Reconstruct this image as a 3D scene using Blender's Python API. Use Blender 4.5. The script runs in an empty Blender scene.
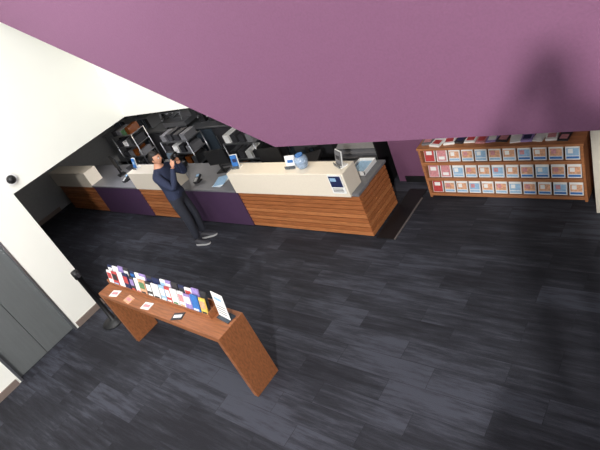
import bpy, bmesh, math, random
from mathutils import Vector, Matrix
random.seed(7)
scn = bpy.context.scene
scn.view_settings.view_transform = 'Standard'

# ---------------------------------------------------------------- materials
def srgb(r, g, b):
    def f(c):
        c /= 255.0
        return c/12.92 if c <= 0.04045 else ((c+0.055)/1.055)**2.4
    return (f(r), f(g), f(b), 1)

MATS = {}
def mat(name, col, rough=0.6, metal=0.0, noise=0.0, nscale=20.0, bump=0.0, spec=0.5, stretch=(1,1,1), emit=0):
    if name in MATS: return MATS[name]
    m = bpy.data.materials.new(name); m.use_nodes = True
    nt = m.node_tree; b = nt.nodes['Principled BSDF']
    b.inputs['Base Color'].default_value = col
    b.inputs['Roughness'].default_value = rough
    b.inputs['Metallic'].default_value = metal
    b.inputs['Specular IOR Level'].default_value = spec
    if emit:
        b.inputs['Emission Color'].default_value = col
        b.inputs['Emission Strength'].default_value = emit
    if noise > 0 or bump > 0:
        tc = nt.nodes.new('ShaderNodeTexCoord'); mp = nt.nodes.new('ShaderNodeMapping')
        mp.inputs['Scale'].default_value = stretch
        n = nt.nodes.new('ShaderNodeTexNoise'); n.inputs['Scale'].default_value = nscale
        n.inputs['Detail'].default_value = 5
        nt.links.new(tc.outputs['Object'], mp.inputs[0]); nt.links.new(mp.outputs[0], n.inputs['Vector'])
        if noise > 0:
            r = nt.nodes.new('ShaderNodeValToRGB')
            r.color_ramp.elements[0].position = .3; r.color_ramp.elements[1].position = .7
            r.color_ramp.elements[0].color = tuple(c*(1-noise) for c in col[:3])+(1,)
            r.color_ramp.elements[1].color = tuple(min(1, c*(1+noise)) for c in col[:3])+(1,)
            nt.links.new(n.outputs['Fac'], r.inputs[0]); nt.links.new(r.outputs[0], b.inputs['Base Color'])
        if bump > 0:
            bp = nt.nodes.new('ShaderNodeBump'); bp.inputs['Strength'].default_value = bump
            bp.inputs['Distance'].default_value = 0.01
            nt.links.new(n.outputs['Fac'], bp.inputs['Height']); nt.links.new(bp.outputs[0], b.inputs['Normal'])
    MATS[name] = m
    return m

def carpet():
    m = bpy.data.materials.new('carpet_planks'); m.use_nodes = True
    nt = m.node_tree; b = nt.nodes['Principled BSDF']; L = nt.links.new
    b.inputs['Roughness'].default_value = 0.8; b.inputs['Specular IOR Level'].default_value = 0.3
    tc = nt.nodes.new('ShaderNodeTexCoord')
    br = nt.nodes.new('ShaderNodeTexBrick')
    br.inputs['Scale'].default_value = 1.0
    br.inputs['Brick Width'].default_value = 1.0; br.inputs['Row Height'].default_value = 0.25
    br.inputs['Mortar Size'].default_value = 0.003; br.inputs['Bias'].default_value = 0.0
    br.offset = 0.37; br.offset_frequency = 2
    br.inputs['Color1'].default_value = (0, 0, 0, 1); br.inputs['Color2'].default_value = (1, 1, 1, 1)
    br.inputs['Mortar'].default_value = (0.1, 0.1, 0.1, 1)
    L(tc.outputs['Object'], br.inputs['Vector'])
    ad = nt.nodes.new('ShaderNodeVectorMath'); ad.operation = 'MULTIPLY_ADD'
    L(br.outputs['Color'], ad.inputs[0]); ad.inputs[1].default_value = (7, 3, 5); L(tc.outputs['Object'], ad.inputs[2])
    mp = nt.nodes.new('ShaderNodeMapping'); mp.inputs['Scale'].default_value = (.9, 9, 1)
    L(ad.outputs[0], mp.inputs[0])
    n1 = nt.nodes.new('ShaderNodeTexNoise'); n1.inputs['Scale'].default_value = 1.7; n1.inputs['Detail'].default_value = 9
    n1.inputs['Roughness'].default_value = .72
    L(mp.outputs[0], n1.inputs['Vector'])
    mp3 = nt.nodes.new('ShaderNodeMapping'); mp3.inputs['Scale'].default_value = (.6, 1.1, 1)
    L(tc.outputs['Object'], mp3.inputs[0])
    n3 = nt.nodes.new('ShaderNodeTexNoise'); n3.inputs['Scale'].default_value = 1.0; n3.inputs['Detail'].default_value = 3
    L(mp3.outputs[0], n3.inputs['Vector'])
    n2 = nt.nodes.new('ShaderNodeTexNoise'); n2.inputs['Scale'].default_value = 120
    L(tc.outputs['Object'], n2.inputs['Vector'])
    def madd(src, k, add):
        a = nt.nodes.new('ShaderNodeMath'); a.operation = 'MULTIPLY_ADD'
        L(src, a.inputs[0]); a.inputs[1].default_value = k
        if hasattr(add, 'links'): L(add, a.inputs[2])
        else: a.inputs[2].default_value = add
        return a.outputs[0]
    s = madd(n1.outputs['Fac'], 1.5, -0.75)
    s = madd(br.outputs['Color'], 0.30, s)
    s = madd(n3.outputs['Fac'], 1.0, s)
    s = madd(n2.outputs['Fac'], 0.2, s)
    r = nt.nodes.new('ShaderNodeValToRGB')
    e = r.color_ramp.elements
    e[0].position = .5; e[0].color = (0.012, 0.012, 0.017, 1)
    e[1].position = 1.0; e[1].color = (0.050, 0.053, 0.070, 1)
    k = e.new(.76); k.color = (0.023, 0.024, 0.032, 1)
    L(s, r.inputs[0]); L(r.outputs[0], b.inputs['Base Color'])
    bp = nt.nodes.new('ShaderNodeBump'); bp.inputs['Strength'].default_value = .4; bp.inputs['Distance'].default_value = .005
    L(n2.outputs['Fac'], bp.inputs['Height']); L(bp.outputs[0], b.inputs['Normal'])
    return m

M_carpet = carpet()
M_white = mat('wall_white_paint', srgb(242, 242, 233), .7, noise=.01, nscale=3, bump=.03)
M_purple = mat('purple_plaster', srgb(110, 70, 98), .7, noise=.05, nscale=60, bump=.3)
M_purple_lam = mat('purple_laminate', srgb(72, 50, 78), .5, noise=.04, nscale=8)
M_cream = mat('cream_solid_surface', srgb(230, 220, 203), .4, noise=.02, nscale=30)
M_wood = mat('slat_wood', srgb(176, 112, 68), .45, noise=.25, nscale=6, stretch=(1, 8, 14))
M_wood2 = mat('slat_wood_dark', srgb(158, 96, 56), .45, noise=.25, nscale=6, stretch=(1, 8, 14))
M_bench = mat('bench_wood', srgb(144, 90, 56), .4, noise=.28, nscale=5, stretch=(1, 12, 4))
M_shelfw = mat('shelf_wood', srgb(170, 112, 72), .45, noise=.25, nscale=5, stretch=(1, 12, 12))
M_black = mat('black_matte', srgb(20, 20, 22), .5, noise=.1)
M_dark = mat('dark_grey', srgb(48, 48, 52), .5, noise=.1)
M_grey = mat('grey_laminate', srgb(112, 112, 116), .4, noise=.05)
M_steel = mat('brushed_steel', srgb(170, 172, 176), .3, metal=.9, noise=.1, nscale=40, stretch=(1, 1, 12))
M_door = mat('lift_door_metal', srgb(112, 116, 116), .5, metal=.3, noise=.05, nscale=30, stretch=(1, 1, .1))
M_base = mat('baseboard_paint', srgb(122, 108, 100), .5, noise=.05)
M_ceil = mat('ceiling_paint', srgb(225, 225, 220), .8, noise=.02)
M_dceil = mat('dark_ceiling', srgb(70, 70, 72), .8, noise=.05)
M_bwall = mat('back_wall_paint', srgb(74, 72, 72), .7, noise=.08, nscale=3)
M_paper = mat('paper_white', srgb(236, 236, 234), .6, noise=.02)
M_blue = mat('print_blue', srgb(50, 110, 180), .5, noise=.2, nscale=40)
M_lblue = mat('print_light_blue', srgb(150, 185, 215), .5, noise=.15, nscale=40)
M_orange = mat('print_orange', srgb(216, 164, 130), .5, noise=.3, nscale=40)
M_red = mat('print_red', srgb(185, 66, 66), .5, noise=.2, nscale=40)
M_pink = mat('print_pink', srgb(205, 140, 145), .5, noise=.2, nscale=40)
M_green = mat('print_green', srgb(90, 130, 90), .5, noise=.2, nscale=40)
M_yellow = mat('print_yellow', srgb(222, 190, 90), .5, noise=.2, nscale=40)
M_navy = mat('print_navy', srgb(30, 40, 80), .5, noise=.2, nscale=40)
M_lilac = mat('print_lilac', srgb(150, 130, 185), .5, noise=.2, nscale=40)
M_glass = mat('tinted_glass', srgb(60, 70, 80), .1, spec=.8)
M_screen = mat('screen_glass', srgb(90, 105, 120), .2)
M_skin = mat('skin', srgb(205, 150, 122), .5, noise=.05, nscale=30)
M_hair = mat('hair', srgb(30, 24, 22), .6, noise=.3, nscale=80)
M_sweater = mat('sweater_navy', srgb(38, 46, 72), .85, noise=.15, nscale=60, bump=.3)
M_trouser = mat('trouser_denim', srgb(38, 41, 52), .85, noise=.15, nscale=60, bump=.2)
M_shoe = mat('shoe_grey', srgb(60, 60, 66), .6, noise=.1)
M_sole = mat('shoe_sole', srgb(180, 180, 180), .6, noise=.05)
M_lip = mat('lip', srgb(160, 90, 85), .5, noise=.05)
M_amber = mat('amber_glass', srgb(110, 60, 25), .15)

# ---------------------------------------------------------------- mesh builder
class MB:
    def __init__(s): s.v = []; s.f = []; s.m = []; s.mats = []; s.sm = []
    def mi(s, m):
        if m not in s.mats: s.mats.append(m)
        return s.mats.index(m)
    def add(s, vs, fs, m, smooth=False):
        o = len(s.v); s.v += [tuple(v) for v in vs]
        k = s.mi(m)
        for f in fs:
            s.f.append([o+i for i in f]); s.m.append(k); s.sm.append(smooth)
    def obox(s, c, size, m, R=None):
        c = Vector(c); h = [d/2 for d in size]; R = R or Matrix.Identity(3)
        vs = [c + R @ Vector((x*h[0], y*h[1], z*h[2])) for x in (-1, 1) for y in (-1, 1) for z in (-1, 1)]
        s.add(vs, [(0,1,3,2),(4,6,7,5),(0,4,5,1),(2,3,7,6),(0,2,6,4),(1,5,7,3)], m)
    def box(s, x0, x1, y0, y1, z0, z1, m):
        s.obox(((x0+x1)/2, (y0+y1)/2, (z0+z1)/2), (x1-x0, y1-y0, z1-z0), m)
    def cyl(s, p0, p1, r0, m, r1=None, n=16, smooth=True):
        p0 = Vector(p0); p1 = Vector(p1); r1 = r0 if r1 is None else r1
        d = (p1-p0).normalized(); a = d.orthogonal().normalized(); b = d.cross(a)
        vs = []
        for p, r in ((p0, r0), (p1, r1)):
            for i in range(n):
                t = 2*math.pi*i/n; vs.append(p + a*r*math.cos(t) + b*r*math.sin(t))
        s.add(vs, [(i, (i+1) % n, n+(i+1) % n, n+i) for i in range(n)], m, smooth)
        s.add(vs[:n], [tuple(reversed(range(n)))], m); s.add(vs[n:], [tuple(range(n))], m)
    def lathe(s, c, prof, m, n=20):
        c = Vector(c); vs = []
        for r, z in prof:
            for i in range(n):
                t = 2*math.pi*i/n; vs.append(c+Vector((r*math.cos(t), r*math.sin(t), z)))
        fs = []
        for j in range(len(prof)-1):
            for i in range(n):
                fs.append((j*n+i, j*n+(i+1) % n, (j+1)*n+(i+1) % n, (j+1)*n+i))
        s.add(vs, fs, m, True)
    def sphere(s, c, r, m, n=16, k=10, R=None):
        c = Vector(c); R = R or Matrix.Identity(3)
        if not hasattr(r, '__len__'): r = (r, r, r)
        vs = []
        for j in range(k+1):
            ph = math.pi*j/k
            for i in range(n):
                t = 2*math.pi*i/n
                vs.append(c + R @ Vector((r[0]*math.sin(ph)*math.cos(t), r[1]*math.sin(ph)*math.sin(t), r[2]*math.cos(ph))))
        fs = [(j*n+i, (j+1)*n+i, (j+1)*n+(i+1) % n, j*n+(i+1) % n) for j in range(k) for i in range(n)]
        s.add(vs, fs, m, True)
    def out(s, name, parent=None, bevel=0, loc=None, rotz=0):
        me = bpy.data.meshes.new(name); me.from_pydata(s.v, [], s.f)
        for m in s.mats: me.materials.append(m)
        for i, p in enumerate(me.polygons):
            p.material_index = s.m[i]; p.use_smooth = s.sm[i]
        me.update()
        bm = bmesh.new(); bm.from_mesh(me); bmesh.ops.remove_doubles(bm, verts=bm.verts, dist=1e-6) if not bevel else None
        bmesh.ops.recalc_face_normals(bm, faces=bm.faces); bm.to_mesh(me); bm.free()
        ob = bpy.data.objects.new(name, me); scn.collection.objects.link(ob)
        if loc: ob.location = loc
        ob.rotation_euler[2] = rotz
        if parent: ob.parent = parent
        if bevel:
            b = ob.modifiers.new('bev', 'BEVEL'); b.width = bevel; b.segments = 2; b.limit_method = 'ANGLE'
        return ob

def simple(name, x0, x1, y0, y1, z0, z1, m, bevel=0):
    b = MB(); b.box(x0, x1, y0, y1, z0, z1, m); return b.out(name, bevel=bevel)
def RX(a): return Matrix.Rotation(a, 3, 'X')
def RY(a): return Matrix.Rotation(a, 3, 'Y')
def RZ(a): return Matrix.Rotation(a, 3, 'Z')

# ---------------------------------------------------------------- room shell
WX = -7.5       # left lobby wall plane
LZ = 2.18       # lintel height
BY = 4.15       # bulkhead plane
simple('floor', -12.8, 3.0, -4.0, 7.0, -0.1, 0.0, M_carpet)
simple('wall_left', WX-.15, WX, 1.52, 2.05, 0, 5.8, M_white)
simple('wall_left_over_door', WX-.15, WX, .50, 1.52, 2.28, 5.8, M_white)
simple('wall_left_near', WX-.15, WX, -4.0, .50, 0, 5.8, M_white)
simple('wall_left_over_opening', WX-.15, WX, 2.05, BY, LZ, 5.8, M_white)
simple('wall_bulkhead', WX-.15, 3.0, BY, BY+.15, LZ, 5.8, M_white)
d = MB()
d.box(WX-.13, WX-.09, .53, 1.005, 0.01, 2.22, M_door)
d.box(WX-.13, WX-.09, 1.012, 1.49, 0.01, 2.22, M_door)
d.box(WX-.14, WX-.13, .505, 1.515, 0, 2.25, M_black)
d.box(WX-.09, WX+.01, 1.485, 1.519, 0, 2.275, M_steel)
d.box(WX-.09, WX+.01, .501, .535, 0, 2.275, M_steel)
d.box(WX-.09, WX+.01, .501, 1.519, 2.23, 2.275, M_steel)
d.out('door_1', bevel=.003)
b = MB(); b.box(WX, WX+.02, 1.55, 2.06, 0, .1, M_base); b.box(WX-.15, WX+.02, 2.05, 2.07, 0, .1, M_base)
b.box(WX, WX+.02, -4, .47, 0, .1, M_base); b.out('baseboard_left')
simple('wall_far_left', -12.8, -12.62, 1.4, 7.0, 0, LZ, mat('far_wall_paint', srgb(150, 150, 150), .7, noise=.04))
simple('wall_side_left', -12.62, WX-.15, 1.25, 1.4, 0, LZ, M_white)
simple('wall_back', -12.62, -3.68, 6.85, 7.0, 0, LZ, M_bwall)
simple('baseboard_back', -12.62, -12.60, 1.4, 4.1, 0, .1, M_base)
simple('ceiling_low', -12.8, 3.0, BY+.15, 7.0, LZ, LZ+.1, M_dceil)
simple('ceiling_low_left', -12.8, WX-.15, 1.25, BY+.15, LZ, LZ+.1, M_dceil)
simple('ceiling', WX-.15, 3.0, -4.0, BY+.15, 5.8, 5.95, M_ceil)
simple('wall_purple_back', -3.68, 3.0, 5.5, 5.62, 0, LZ, M_purple)
simple('wall_kitchen_side', -3.80, -3.68, 5.5, 6.85, 0, LZ, M_purple)
simple('baseboard_purple', -3.68, -3.16, 5.48, 5.5, 0, .1, M_black)
simple('wall_pier', -1.10, -.6, 4.95, 5.5, 0, LZ, mat('beige_paint', srgb(200, 192, 178), .7, noise=.03))
YP = 2.87
poly = [(-3.14, 2.25), (3.0, 2.28), (3.0, 5.8), (-7.5, 5.8), (-7.5, 4.60)]
n = len(poly); p = MB()
vs = [(x, YP, z) for x, z in poly] + [(x, YP+.15, z) for x, z in poly]
p.add(vs, [tuple(range(n)), tuple(range(2*n-1, n-1, -1))] + [(i, (i+1) % n, n+(i+1) % n, n+i) for i in range(n)], M_purple)
p.out('wall_purple_stair')
simple('floor_landing', -.1, 3.0, -2.4, -.12, 2.2, 2.35, M_carpet)

# security camera dome
c = MB(); cx, cy, cz = WX, 2.14, 2.36
c.cyl((cx, cy, cz), (cx+.03, cy, cz), .085, M_paper, n=24)
c.sphere((cx+.03, cy, cz), (.06, .062, .062), M_black)
c.out('security_camera')

# ---------------------------------------------------------------- counter
CF = 4.20
ctr = bpy.data.objects.new('service_counter', None); scn.collection.objects.link(ctr)
def wood_sec(i, x0, x1, xc1, end=False):
    b = MB(); b.box(x0+.01, x1-.03, CF+.03, 4.92, .0, .68, M_black)
    b.out('wood_core_%d' % i, ctr)
    s = MB(); nS = 9; p = .66/nS
    for k in range(nS):
        z0 = .03+k*p
        m = (M_wood, M_wood2)[random.random() < .4]
        s.box(x0, x1, CF, CF+.03, z0, z0+p-.018, m)
        if end: s.box(x1-.03, x1, CF+.03, 4.94, z0, z0+p-.018, m)
    s.out('wood_slats_%d' % i, ctr, bevel=.003)
    c = MB(); c.box(x0, xc1, CF-.03, CF+.27, .69, 1.05, M_cream)
    c.out('cream_hob_%d' % i, ctr, bevel=.006)
    t = MB(); t.box(x0, x1, CF+.27, 4.98, .69, .73, M_grey)
    if xc1 < x1: t.box(xc1+.005, x1+.01, CF-.01, CF+.27, .69, .73, M_grey)
    t.out('worktop_%d' % i, ctr, bevel=.004)
def purple_sec(i, x0, x1):
    b = MB(); b.box(x0+.005, x1-.005, CF-.02, CF+.02, .03, .70, M_purple_lam)
    b.box(x0+.03, x1-.03, CF+.02, 4.9, .0, .70, M_black)
    b.out('purple_panel_%d' % i, ctr, bevel=.003)
    t = MB(); t.box(x0+.005, x1-.005, CF-.04, 4.98, .70, .735, M_grey)
    t.out('low_top_%d' % i, ctr, bevel=.004)
wood_sec(1, -12.0, -10.32, -10.32)
purple_sec(1, -10.32, -8.62)
wood_sec(2, -8.62, -7.30, -7.30)
purple_sec(2, -7.30, -5.82)
wood_sec(3, -5.82, -3.56, -3.66, True)

s = MB(); s.box(-3.90, -3.69, CF-.045, CF-.031, .76, 1.04, M_paper)
s.box(-3.885, -3.705, CF-.048, CF-.045, .86, 1.025, M_navy)
s.box(-3.87, -3.78, CF-.050, CF-.048, .95, 1.0, M_lblue)
for k in range(3): s.box(-3.88, -3.72, CF-.048, CF-.045, .785+k*.022, .793+k*.022, M_dark)
s.out('counter_sign')
b = MB(); b.box(-3.54, -3.27, 4.2, 5.3, 0.001, .012, M_black); b.box(-3.27, -3.25, 4.2, 5.1, 0.001, .014, mat('strip_edge', srgb(100, 94, 92), .5, noise=.05)); b.out('dark_floor_strip')  # flat dark strip with a paler edge line, beside the counter end

def monitor(name, x, y, z, rz, w=.42, h=.27, m=M_screen):
    b = MB()
    b.box(-w/2, w/2, -.015, .015, .14, .14+h, M_black)
    b.box(-w/2+.015, w/2-.015, .015, .018, .155, .125+h, m)
    b.cyl((0, -.01, .02), (0, -.01, .16), .02, M_black); b.box(-.1, .1, -.08, .07, 0, .015, M_black)
    b.box(-w/2+.02, w/2-.02, .16, .3, .0, .02, M_dark)
    return b.out(name, loc=(x, y, z), rotz=rz, bevel=.002)
monitor('computer_monitor', -5.35, 4.72, .73, .1)
monitor('computer_monitor.001', -9.7, 4.6, .735, -.3, m=M_lblue)
monitor('computer_monitor.002', -6.6, 4.72, .735, .2)
def holder(name, x, y, z, rz, mats, w=.12, h=.2):
    b = MB(); R = RX(-.25)
    b.box(-w/2-.01, w/2+.01, -.05, .07, 0, .012, M_paper)
    b.obox((0, .02, h/2+.01), (w+.01, .01, h), M_paper, R)
    for k, m in enumerate(mats):
        b.obox((0, .008-.004*k, h*.5+.014), (w-.006, .003, h*.9), m, R)
        b.obox(((k-.5)*.02, .003-.004*k, h*.62), (w*.6, .003, h*.25), mats[(k+1) % len(mats)], R)
    b.box(-w/2-.01, w/2+.01, -.05, -.045, 0, .05, M_glass)
    return b.out(name, loc=(x, y, z), rotz=rz)
holder('leaflet_holder', -5.72, 4.34, 1.05, .2, [M_navy, M_blue])
holder('leaflet_holder.001', -8.5, 4.34, 1.05, -.1, [M_lblue, M_blue])
holder('leaflet_holder.002', -3.80, 4.36, 1.05, -.5, [M_dark, M_grey], .15, .2)
holder('leaflet_holder.003', -4.60, 4.33, 1.05, .15, [M_blue, M_paper], .15, .16)
b = MB(); b.lathe((0, 0, 0), [(.0, 0), (.06, 0), (.08, .03), (.095, .1), (.09, .15), (.055, .17), (.05, .18), (.0, .18)], mat('frost_plastic', srgb(150, 170, 195), .2, noise=.3, nscale=30))
b.cyl((0, 0, .18), (0, 0, .2), .055, M_blue); b.out('donation_jar', loc=(-4.40, 4.34, 1.05))
def eftpos(name, x, y, z, rz):
    b = MB(); R = RX(.35)
    b.box(-.05, .05, -.05, .05, 0, .02, M_black)
    b.obox((0, 0, .055), (.085, .18, .04), M_dark, R); b.obox((0, .045, .095), (.06, .05, .004), M_lblue, R)
    for i in range(3):
        for j in range(4): b.obox((-.022+i*.022, -.07+j*.02, .052+j*.0075), (.015, .012, .006), M_paper, R)
    return b.out(name, loc=(x, y, z), rotz=rz)
eftpos('card_terminal', -6.95, 4.4, .735, .2)
eftpos('card_terminal.001', -4.05, 4.62, .73, .4)
eftpos('card_terminal.002', -9.2, 4.38, .735, .0)
b = MB(); b.box(0, .26, 0, .34, 0, .01, M_paper)
for q in ((0, .26, 0, .01), (0, .26, .33, .34), (0, .01, 0, .34), (.25, .26, 0, .34)): b.box(q[0], q[1], q[2], q[3], .01, .06, M_paper)
b.box(.02, .23, .02, .31, .01, .03, M_lblue); b.out('document_tray', loc=(-3.93, 4.6, .73), rotz=.0)
b = MB()
for k in range(5): b.obox((0, 0, .003+k*.005), (.21, .3, .004), [M_paper, M_lblue, M_paper][k % 3], RZ(.1*k))
b.out('paper_stack', loc=(-6.35, 4.4, .735))
b = MB(); b.box(-.2, .2, -.2, .2, 0, .1, M_dark); b.obox((0, -.05, .16), (.36, .26, .05), M_black, RX(.3))
b.obox((0, .12, .24), (.3, .03, .2), M_black, RX(-.2)); b.obox((0, .1, .25), (.26, .01, .16), M_screen, RX(-.2))
b.out('cash_register', loc=(-8.0, 4.72, .73), bevel=.004)

# ---------------------------------------------------------------- back bar
b = MB()
b.box(-12.5, -5.2, 6.1, 6.83, .08, .88, M_dark); b.box(-12.5, -5.2, 6.04, 6.83, .88, .92, M_steel); b.box(-12.45, -5.25, 6.15, 6.8, 0, .08, M_black)
x = -12.45
i = 0
while x < -5.9:
    wd = .6
    b.box(x+.01, x+wd-.01, 6.07, 6.1, .12, .85, [M_steel, M_dark, M_glass, M_dark][i % 4])
    b.cyl((x+.08, 6.04, .3), (x+.08, 6.04, .7), .01, M_steel, n=8)
    x += wd+.01; i += 1
b.out('back_bar_cabinet', bevel=.003)
b = MB()
for z in (1.25, 1.6): b.box(-12.4, -6.0, 6.62, 6.83, z, z+.03, M_steel)
for z in (1.28, 1.63):
    x = -12.3
    while x < -6.1:
        m = random.choice([M_amber, M_green, M_paper, M_glass, M_red, M_grey, M_yellow, M_dark, M_blue, M_dark])
        r = random.uniform(.03, .05); h = random.uniform(.16, .26)
        b.lathe((x, 6.73, z), [(0, 0), (r, 0), (r, h*.6), (r*.4, h*.8), (r*.35, h), (0, h)], m, 10)
        x += random.uniform(.1, .2)
b.out('bottle_shelf')
def espresso(name, x, y, z):
    b = MB()
    b.box(-.4, .4, -.25, .28, .06, .16, M_steel); b.box(-.4, .4, 0, .28, .16, .5, M_steel); b.box(-.42, .42, -.22, .28, .38, .52, M_steel)
    b.box(-.38, .38, -.24, -.222, .4, .5, M_black)
    for sx in (-.22, .0, .22):
        b.cyl((sx, -.13, .38), (sx, -.13, .32), .035, M_steel); b.cyl((sx, -.13, .32), (sx, -.32, .30), .012, M_black)
    for sx in (-.36, .36):
        b.cyl((sx, -.2, .4), (sx, -.24, .2), .007, M_steel); b.cyl((sx, -.2, .0), (sx, -.2, .07), .02, M_black)
        b.cyl((sx, .2, .0), (sx, .2, .07), .02, M_black)
    for i in range(8):
        for j in range(3): b.lathe((-.32+i*.09, -.1+j*.12, .52), [(0, 0), (.025, 0), (.038, .06), (.034, .06), (0, .01)], M_paper, 10)
    return b.out(name, loc=(x, y, z), bevel=.003)
espresso('espresso_machine', -9.3, 6.31, .92)
def grinder(name, x, y):
    b = MB(); b.box(-.09, .09, -.12, .1, 0, .28, M_black); b.lathe((0, 0, .28), [(.03, 0), (.09, .1), (.1, .25), (0, .27)], M_glass, 14)
    b.cyl((0, -.14, .15), (0, -.2, .15), .02, M_steel); return b.out(name, loc=(x, y, .92))
grinder('coffee_grinder', -8.6, 6.4); grinder('coffee_grinder.001', -8.3, 6.4)
for k, x in enumerate((-10.6, -11.6, -7.4)):
    b = MB(); b.box(-.26, .26, -.2, .19, 0.01, .3, M_steel); b.box(-.24, .1, -.21, -.2, .04, .27, M_glass); b.box(.12, .25, -.21, -.2, .04, .27, M_black)
    for u in (-.2, .2): b.box(u-.02, u+.02, -.15, .15, 0, .01, M_black)
    b.cyl((.09, -.235, .05), (.09, -.235, .26), .008, M_steel, n=8)
    b.out('microwave_oven' + ('' if k == 0 else '.%03d' % k), loc=(x, 6.38, .92), bevel=.003)
def rack(name, x, y, w, dd, h, ns, rz=0):
    b = MB()
    for sx in (-w/2, w/2):
        for sy in (-dd/2, dd/2): b.cyl((sx, sy, 0), (sx, sy, h), .014, M_steel, n=8)
    for k in range(ns):
        z = .1+k*(h-.12)/(ns-1)
        b.box(-w/2, w/2, -dd/2, dd/2, z, z+.015, M_steel if k % 2 else M_grey)
        b.box(-w/2, w/2, -dd/2-.01, -dd/2, z, z+.035, M_steel)
        if True:
            for q in range(4):
                m = random.choice([M_paper, M_black, M_grey, M_dark, M_dark, M_amber, M_steel, M_green])
                hq = min(.16, (h-.12)/(ns-1)*random.uniform(.4, .75))
                b.box(-w/2+.03+q*w/4, -w/2+(q+.85)*w/4, -dd/2+.04, dd/2-.06, z+.015, z+.015+hq, m)
    return b.out(name, loc=(x, y, 0), rotz=rz)
rack('tray_rack', -8.7, 5.65, .9, .4, .95, 4)
rack('tray_rack.001', -10.4, 5.6, .7, .4, 1.2, 5, .1)
rack('tray_rack.002', -6.9, 5.7, .8, .4, .8, 3)
b = MB(); b.box(-.38, .38, -.2, .2, 0, .05, M_black); b.box(-.38, -.36, -.2, .2, .05, .78, M_black); b.box(.36, .38, -.2, .2, .05, .78, M_black)
b.box(-.36, .36, .17, .2, .05, .78, M_black)
for k in range(8): b.obox((0, -.05, .12+k*.085), (.72, .26, .012), M_grey, RX(.35))
b.out('louvred_magazine_rack', loc=(-4.3, 5.55, 0))
b = MB()
b.cyl((0, 0, .08), (0, 0, .46), .03, M_steel); b.box(-.23, .23, -.22, .22, .46, .53, M_dark); b.box(-.2, .2, .2, .25, .6, 1.0, M_dark); b.box(-.03, .03, .2, .24, .5, .65, M_black)
for k in range(5):
    t = k*2*math.pi/5; b.cyl((0, 0, .09), (.28*math.cos(t), .28*math.sin(t), .06), .018, M_black, n=8); b.sphere((.28*math.cos(t), .28*math.sin(t), .03), .03, M_black, 10, 6)
b.out('office_chair', loc=(-5.3, 5.35, 0), rotz=.4, bevel=.01)

# ---------------------------------------------------------------- brochure shelf right
SX0, SX1, SY0, SY1, SH = -3.15, -1.22, 5.14, 5.46, .78
b = MB()
b.box(SX0, SX0+.03, SY0, SY1, 0, SH-.03, M_shelfw); b.box(SX1-.03, SX1, SY0, SY1, 0, SH-.03, M_shelfw)
b.box(SX0-.01, SX1+.01, SY0-.01, SY1, SH-.03, SH, M_shelfw); b.box(SX0+.03, SX1-.03, SY1-.02, SY1, .02, SH-.03, M_shelfw)
for z in (.03, .275, .52):
    b.box(SX0+.03, SX1-.03, SY0, SY1-.02, z, z+.022, M_shelfw)
    b.box(SX0+.03, SX1-.03, SY0-.005, SY0+.012, z+.0, z+.04, M_shelfw)
b.out('display_shelf', bevel=.002)
b = MB(); R = RX(-.22)
for ri, z in enumerate((.055, .30, .545)):
    nB = 11
    for k in range(nB):
        x = SX0+.12+k*(SX1-SX0-.24)/(nB-1)
        hh = .19
        cy = SY0+.055; cz = z+hh/2+.003
        def dec(dx, dz, w_, h_, off, m): b.obox(Vector((x, cy, cz)) + R @ Vector((dx, -off, dz)), (w_, .003, h_), m, R)
        b.obox((x, cy+.012, cz), (.145, .02, hh), M_paper, R)
        if k == 0:
            dec(0, .0, .13, .17, .003, M_red if ri != 1 else M_pink); dec(0, .03, .08, .05, .006, M_paper)
        elif k == 1 and ri > 0:
            dec(0, 0, .12, .16, .003, M_pink); dec(0, -.04, .08, .04, .006, M_paper)
        else:
            dec(0, .0, .125, .085, .003, M_orange if (k+ri) % 3 else M_lblue)
            dec(-.02, .01, .05, .05, .006, M_pink if k % 2 else M_paper)
            dec(0, -.065, .125, .025, .003, M_blue if k > 6 else M_lblue)
b.out('brochure_collection')
b = MB(); x = SX0+.1; i = 0
while x < SX1-.1:
    y = random.uniform(SY0+.12, SY1-.12); hh = random.uniform(.01, .03)
    m = random.choice([M_pink, M_lilac, M_paper, M_dark, M_paper, M_lblue, M_grey, M_paper])
    R = RZ(random.uniform(-.2, .2)); wv = random.uniform(.11, .15)
    b.obox((x, y, SH+hh/2), (wv, .2, hh), m, R)
    b.obox((x, y-.02, SH+hh+.001), (wv*.7, .09, .002), random.choice([M_paper, M_orange, M_navy, M_pink, M_red]), R)
    x += wv*1.06
b.out('magazine_pile')

# ---------------------------------------------------------------- bench table with leaflet rack
BL = 2.44; BD = .36; BH = .92
bz = math.radians(-2.0); bc = (-4.83, 1.82, 0)
b = MB()
b.box(-BL/2, BL/2, -BD/2, BD/2, BH-.065, BH, M_bench)
for sx in (-1, 1):
    x0, x1 = sorted((sx*BL/2, sx*(BL/2-.065)))
    b.box(x0, x1, -BD/2, BD/2, 0, BH-.065, M_bench)
tb = b.out('bench_table', loc=bc, rotz=bz, bevel=.003)
b = MB()
x0, x1 = -BL/2+.03, BL/2-.30
b.box(x0, x1, .0, .17, BH, BH+.015, M_bench); b.box(x0, x1, .15, .165, BH+.015, BH+.10, M_bench); b.box(x0, x1, .0, .012, BH+.015, BH+.04, M_bench)
for xx in (x0, x1-.012): b.box(xx, xx+.012, 0, .17, BH+.015, BH+.08, M_bench)
cols = [M_paper, M_red, M_paper, M_navy, M_dark, M_paper, M_orange, M_dark, M_paper, M_lblue, M_red, M_paper, M_paper, M_lilac, M_blue, M_yellow, M_paper, M_pink, M_dark, M_green]
x = x0+.075; k = 0
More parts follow.
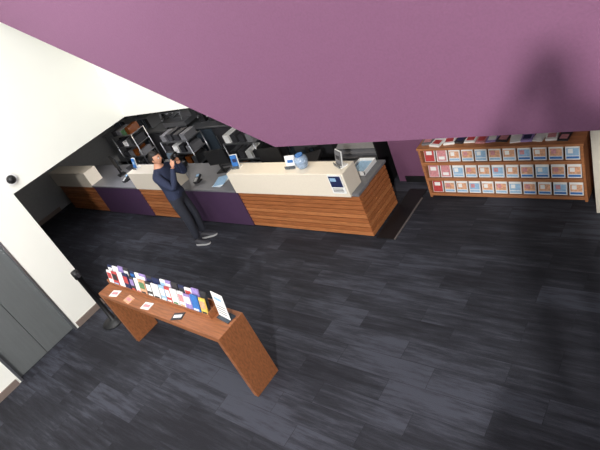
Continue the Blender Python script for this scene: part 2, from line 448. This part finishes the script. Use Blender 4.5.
while x < x1-.05:
    R = RX(-.3); m = cols[k % len(cols)]; hh = random.uniform(.18, .21); wv = random.choice([.1, .12, .14])
    for q in (0, 1):
        cc = Vector((x, .045+q*.05, BH+.02+hh/2+q*.045))
        mm = m if q == 0 else cols[(k*5+3) % len(cols)]
        b.obox(cc, (wv, .012, hh), mm, R)
        if k % 3 != 2:
            b.obox(cc+R @ Vector((0, -.008, .02)), (wv*.8, .003, hh*.45), cols[(k*3+1+q) % len(cols)], R)
        b.obox(cc+R @ Vector((.0, -.008, -.07)), (wv*.7, .003, hh*.1), cols[(k*7+2) % len(cols)], R)
    x += wv+.012; k += 1
b.out('leaflet_rack', loc=bc, rotz=bz)
b = MB()
for (x, y, r, m) in ((-.9, -.1, .2, M_paper), (-.55, -.11, -.15, M_orange), (-.15, -.11, .1, M_paper), (.45, -.1, .35, M_dark)):
    R = RZ(r); b.obox((x, y, BH+.003), (.15, .1, .006), m, R); b.obox((x, y, BH+.0065), (.11, .04, .001), M_pink if m != M_dark else M_paper, R)
b.out('flyer_pile', loc=bc, rotz=bz)
b = MB(); R = RX(-.18)
b.box(-.1, .1, -.05, .06, 0, .012, M_glass)
b.obox((0, .02, .155), (.2, .006, .29), M_paper, R)
for k in range(4): b.obox(Vector((0, .015, .155))+R @ Vector((0, 0, -.1+k*.03)), (.15, .004, .006), M_grey, R)
b.obox(Vector((0, .015, .155))+R @ Vector((0, 0, .08)), (.12, .004, .03), M_lblue, R)
b.out('sign_holder', loc=(-3.75, 1.85, BH), rotz=-.15)

# queue stanchion with its belt cassette
b = MB(); b.lathe((0, 0, 0), [(0, 0), (.18, 0), (.18, .02), (.06, .05), (.036, .07), (.036, .9), (.05, .9), (.05, 1.02), (0, 1.03)], M_black, 24)
b.box(.04, .085, -.02, .02, .93, .99, M_dark)
b.out('queue_stanchion', loc=(-6.86, 1.84, 0))

# ---------------------------------------------------------------- people
def skin_mesh(name, verts, edges, radii, root=0, sub=2):
    me = bpy.data.meshes.new(name); me.from_pydata(verts, edges, [])
    ob = bpy.data.objects.new(name, me); scn.collection.objects.link(ob)
    ob.modifiers.new('skin', 'SKIN')
    for i, r in enumerate(radii):
        r = r if hasattr(r, '__len__') else (r, r)
        me.skin_vertices[0].data[i].radius = r; me.skin_vertices[0].data[i].use_root = (i == root)
    s = ob.modifiers.new('sub', 'SUBSURF'); s.levels = sub; s.render_levels = sub
    bpy.context.view_layer.update()
    dg = bpy.context.evaluated_depsgraph_get()
    m2 = bpy.data.meshes.new_from_object(ob.evaluated_get(dg))
    bpy.data.objects.remove(ob)
    o2 = bpy.data.objects.new(name, m2); scn.collection.objects.link(o2)
    for p_ in m2.polygons: p_.use_smooth = True
    return o2

def segd(p, a, b):
    a = Vector(a); b = Vector(b); t = max(0, min(1, (p-a).dot(b-a)/(b-a).length_squared)); return (p-(a+(b-a)*t)).length

def build_person(name, loc, rz, elbowR, wristR, elbowL, wristL, headtilt=0.0):
    root = bpy.data.objects.new(name, None); scn.collection.objects.link(root)
    V = [(0, 0, .95), (0, 0, 1.08), (-.01, 0, 1.22), (0, 0, 1.36), (0, 0, 1.46), (.015, 0, 1.54), (.02, 0, 1.60),
         (0, -.11, 1.415), (0, -.19, 1.40), elbowR, wristR,
         (0, .11, 1.415), (0, .19, 1.40), elbowL, wristL,
         (0, -.085, .88), (.03, -.09, .50), (-.02, -.085, .12), (0, .085, .88), (.05, .10, .50), (.02, .10, .12)]
    E = [(0,1),(1,2),(2,3),(3,4),(4,5),(5,6),(3,7),(7,8),(8,9),(9,10),(3,11),(11,12),(12,13),(13,14),(0,15),(15,16),(16,17),(0,18),(18,19),(19,20)]
    Rr = [(.155, .12), (.16, .12), (.17, .125), (.17, .125), (.08, .075), (.058, .058), (.052, .052),
          (.10, .10), (.085, .085), (.062, .062), (.038, .038), (.10, .10), (.085, .085), (.062, .062), (.038, .038),
          (.105, .105), (.08, .08), (.062, .062), (.105, .105), (.08, .08), (.062, .062)]
    body = skin_mesh('body', V, E, Rr)
    me = body.data
    for m in (M_sweater, M_trouser, M_skin): me.materials.append(m)
    for p_ in me.polygons:
        c = p_.center
        if c.z < .95 : p_.material_index = 1
        elif c.z > 1.485 and segd(c, V[4], V[6]) < .09 : p_.material_index = 2
        elif (c-Vector(wristR)).length < .045 or (c-Vector(wristL)).length < .045: p_.material_index = 2
        else: p_.material_index = 0
    body.parent = root
    bm = bmesh.new(); bmesh.ops.create_uvsphere(bm, u_segments=36, v_segments=26, radius=1)
    for v in bm.verts:
        x, y, z = v.co
        f = 1.0
        if z < 0: f = 1-.32*(-z)**1.4
        xx = x*.094*(f if x < 0 else 1-.16*max(0, -z)); yy = y*.074*f; zz = z*.118
        if x > .3:
            xx += .004*math.exp(-((z+.75)/.15)**2)
            xx += .020*math.exp(-((y)/.13)**2)*math.exp(-((z+.22)/.16)**2)
            xx += .010*math.exp(-((y)/.12)**2)*math.exp(-((z+.02)/.2)**2)
            for sy in (-1, 1): xx -= .010*math.exp(-((y-sy*.42)/.16)**2)*math.exp(-((z-.03)/.10)**2)
            xx += .004*math.exp(-((z-.2)/.08)**2)
            xx += .005*math.exp(-((y)/.28)**2)*math.exp(-((z+.50)/.09)**2)
        v.co = (xx, yy, zz)
    hm = bpy.data.meshes.new('head'); bm.to_mesh(hm); bm.free()
    for m in (M_skin, M_lip): hm.materials.append(m)
    for p_ in hm.polygons:
        p_.use_smooth = True
        c = p_.center
        if c.x > .07 and abs(c.y) < .024 and abs(c.z+.058) < .008: p_.material_index = 1
    H = bpy.data.objects.new('head', hm); scn.collection.objects.link(H)
    hd = Vector((.035, 0, 1.635)); H.location = hd; H.rotation_euler = (0, headtilt, 0); H.parent = root
    b = MB()
    for sy in (-1, 1):
        b.sphere((.077, sy*.031, .004), .0125, M_paper, 12, 8); b.sphere((.0865, sy*.031, .004), .006, M_black, 8, 6)
        b.obox((.087, sy*.031, .025), (.008, .034, .006), M_hair)
        b.sphere((-.005, sy*.076, -.005), (.018, .008, .030), M_skin, 12, 8)
    f = b.out('face_details'); f.location = hd; f.rotation_euler = (0, headtilt, 0); f.parent = root
    bm = bmesh.new(); bmesh.ops.create_uvsphere(bm, u_segments=36, v_segments=26, radius=1)
    kill = []
    for v in bm.verts:
        x, y, z = v.co
        if z < .36 + .0*x and x > .25 or z < -.45 or (x > -.05 and z < .0): kill.append(v)
        nn = 1+.03*math.sin(x*21+y*17)*math.cos(z*19)
        v.co = (x*.103*nn-.003, y*.083*nn, z*.128*nn+.002)
    bmesh.ops.delete(bm, geom=kill, context='VERTS')
    hr = bpy.data.meshes.new('hair'); bm.to_mesh(hr); bm.free(); hr.materials.append(M_hair)
    for p_ in hr.polygons: p_.use_smooth = True
    HR = bpy.data.objects.new('hair', hr); scn.collection.objects.link(HR)
    sd = HR.modifiers.new('s', 'SOLIDIFY'); sd.thickness = .012
    HR.location = hd; HR.rotation_euler = (0, headtilt, 0); HR.parent = root
    for tag, wr, el, side in (('right', Vector(wristR), Vector(elbowR), -1), ('left', Vector(wristL), Vector(elbowL), 1)):
        fdir = (wr-el).normalized(); inn = Vector((.25, -side, 0)).normalized()
        inn = (inn-fdir*inn.dot(fdir)).normalized(); sd_ = fdir.cross(inn)
        if sd_.x > 0: sd_ = -sd_
        sd2 = sd_
        R = Matrix((sd2, inn, fdir)).transposed()
        b = MB(); b.sphere(wr+fdir*.045, (.043, .017, .055), M_skin, 14, 10, R)
        b.out('palm_'+tag).parent = root
        for i, (off, ln) in enumerate(((.030, .072), (.010, .08), (-.010, .074), (-.029, .058))):
            base = wr+fdir*.075+sd2*off
            pts = [base, base+fdir*ln*.4+inn*ln*.08, base+fdir*ln*.65+inn*ln*.35, base+fdir*ln*.7+inn*ln*.7]
            fo = skin_mesh('finger_%s_%d' % (tag, i), [tuple(q) for q in pts], [(0,1),(1,2),(2,3)], [.010, .009, .0085, .007], 0, 1)
            fo.data.materials.append(M_skin); fo.parent = root
        base = wr+fdir*.03+sd2*.03
        pts = [base, base+sd2*.022+fdir*.02+inn*.01, base+sd2*.028+fdir*.045+inn*.03, base+sd2*.02+fdir*.06+inn*.05]
        fo = skin_mesh('thumb_'+tag, [tuple(q) for q in pts], [(0,1),(1,2),(2,3)], [.013, .011, .010, .008], 0, 1)
        fo.data.materials.append(M_skin); fo.parent = root
    for tag, ax, ay, yaw in (('right', -.02, -.085, -.1), ('left', .02, .10, .15)):
        prof = [(-.075, .028, .085), (-.05, .036, .10), (0, .038, .105), (.05, .040, .085), (.10, .046, .06), (.15, .044, .05), (.185, .030, .04), (.20, .012, .028)]
        n_ = 14; vs = []; fs = []
        for (px, hw, ht) in prof:
            for i in range(n_):
                t = 2*math.pi*i/n_
                cz, cyy = math.sin(t), math.cos(t)
                vs.append((px, hw*math.copysign(abs(cyy)**.7, cyy), .02+(ht-.02)*(.5+.5*cz)))
        for j in range(len(prof)-1):
            for i in range(n_): fs.append((j*n_+i, j*n_+(i+1) % n_, (j+1)*n_+(i+1) % n_, (j+1)*n_+i))
        fs.append(tuple(range(n_))); fs.append(tuple(range(len(vs)-1, len(vs)-1-n_, -1)))
        b = MB(); b.add(vs, fs, M_shoe, True)
        out = [(px, hw*1.05) for px, hw, ht in prof]
        ring = out+[(px, -hw) for px, hw in reversed(out)]
        nn = len(ring); vv = [(x_, y_, 0) for x_, y_ in ring]+[(x_, y_, .026) for x_, y_ in ring]
        b.add(vv, [tuple(range(nn)), tuple(range(2*nn-1, nn-1, -1))]+[(i, (i+1) % nn, nn+(i+1) % nn, nn+i) for i in range(nn)], M_sole)
        o = b.out('shoe_'+tag); o.location = (ax, ay, 0); o.rotation_euler[2] = yaw; o.parent = root
    root.location = loc; root.rotation_euler[2] = rz
    return root

def held(parent):
    b = MB(); b.obox((.35, 0, 1.59), (.03, .15, .075), M_black); b.cyl((.365, .0, 1.59), (.40, 0, 1.59), .027, M_dark)
    o = b.out('camera_body', bevel=.004); o.parent = parent
per = build_person('standing_man', (-6.66, 3.72, 0), math.radians(22), (.24, -.26, 1.17), (.30, -.09, 1.47), (.22, .24, 1.20), (.30, .09, 1.47), 0.0)
held(per)
pho = build_person('photographer', (.36, -.31, 2.35), math.radians(118), (.24, -.24, 1.22), (.24, -.09, 1.50), (.24, .24, 1.22), (.24, .09, 1.50), 0.0)

# ---------------------------------------------------------------- lights
w = bpy.data.worlds.new('World'); scn.world = w; w.use_nodes = True
bg = w.node_tree.nodes['Background']; bg.inputs[0].default_value = (.80, .88, 1, 1); bg.inputs[1].default_value = .3
def area(name, loc, tgt, size, e, col=(1, 1, 1), sy=None):
    l = bpy.data.lights.new(name, 'AREA'); l.size = size; l.energy = e; l.color = col
    if sy: l.shape = 'RECTANGLE'; l.size_y = sy
    o = bpy.data.objects.new(name, l); scn.collection.objects.link(o); o.location = loc
    o.rotation_euler = (Vector(tgt)-Vector(loc)).to_track_quat('-Z', 'Y').to_euler(); return o
area('window_light', (-3.0, -3.6, 4.2), (-7.5, 2.5, 2.0), 2.2, 150, (1, .98, .95))
area('window_light.001', (1.68, -3.9, 5.62), (-1.6, 2.9, 2.4), .25, 850, (1, .97, .94))
area('wall_fill', (-5.3, 0.7, 5.7), (-6.6, 2.0, 0), 2.2, 240, (.97, .98, 1))  # added fill lamp to brighten the white left wall, no opening above it
area('counter_downlight', (-4.8, 4.75, 2.15), (-4.8, 4.5, 0), .3, 18, (1, .85, .65), 2.0)
area('counter_downlight.001', (-9.5, 4.75, 2.15), (-9.5, 4.5, 0), .3, 20, (1, .88, .7), 4.0)
area('kitchen_light', (-9, 5.6, 2.15), (-9, 6.1, 0), .4, 60, (.95, .95, 1), 5.0)

# ---------------------------------------------------------------- camera
cd = bpy.data.cameras.new('Camera'); cam = bpy.data.objects.new('Camera', cd); scn.collection.objects.link(cam)
cd.sensor_width = 36; cd.lens = 502/600*36; cd.clip_start = .02
back = Vector((.6466, -.5633, .5146)).normalized(); right = Vector((.760, .535, -.369)); right = (right-back*right.dot(back)).normalized()
up = back.cross(right)
M = Matrix((right, up, back)).transposed().to_4x4(); M.translation = (0, 0, 3.95)
cam.matrix_world = M
scn.camera = cam
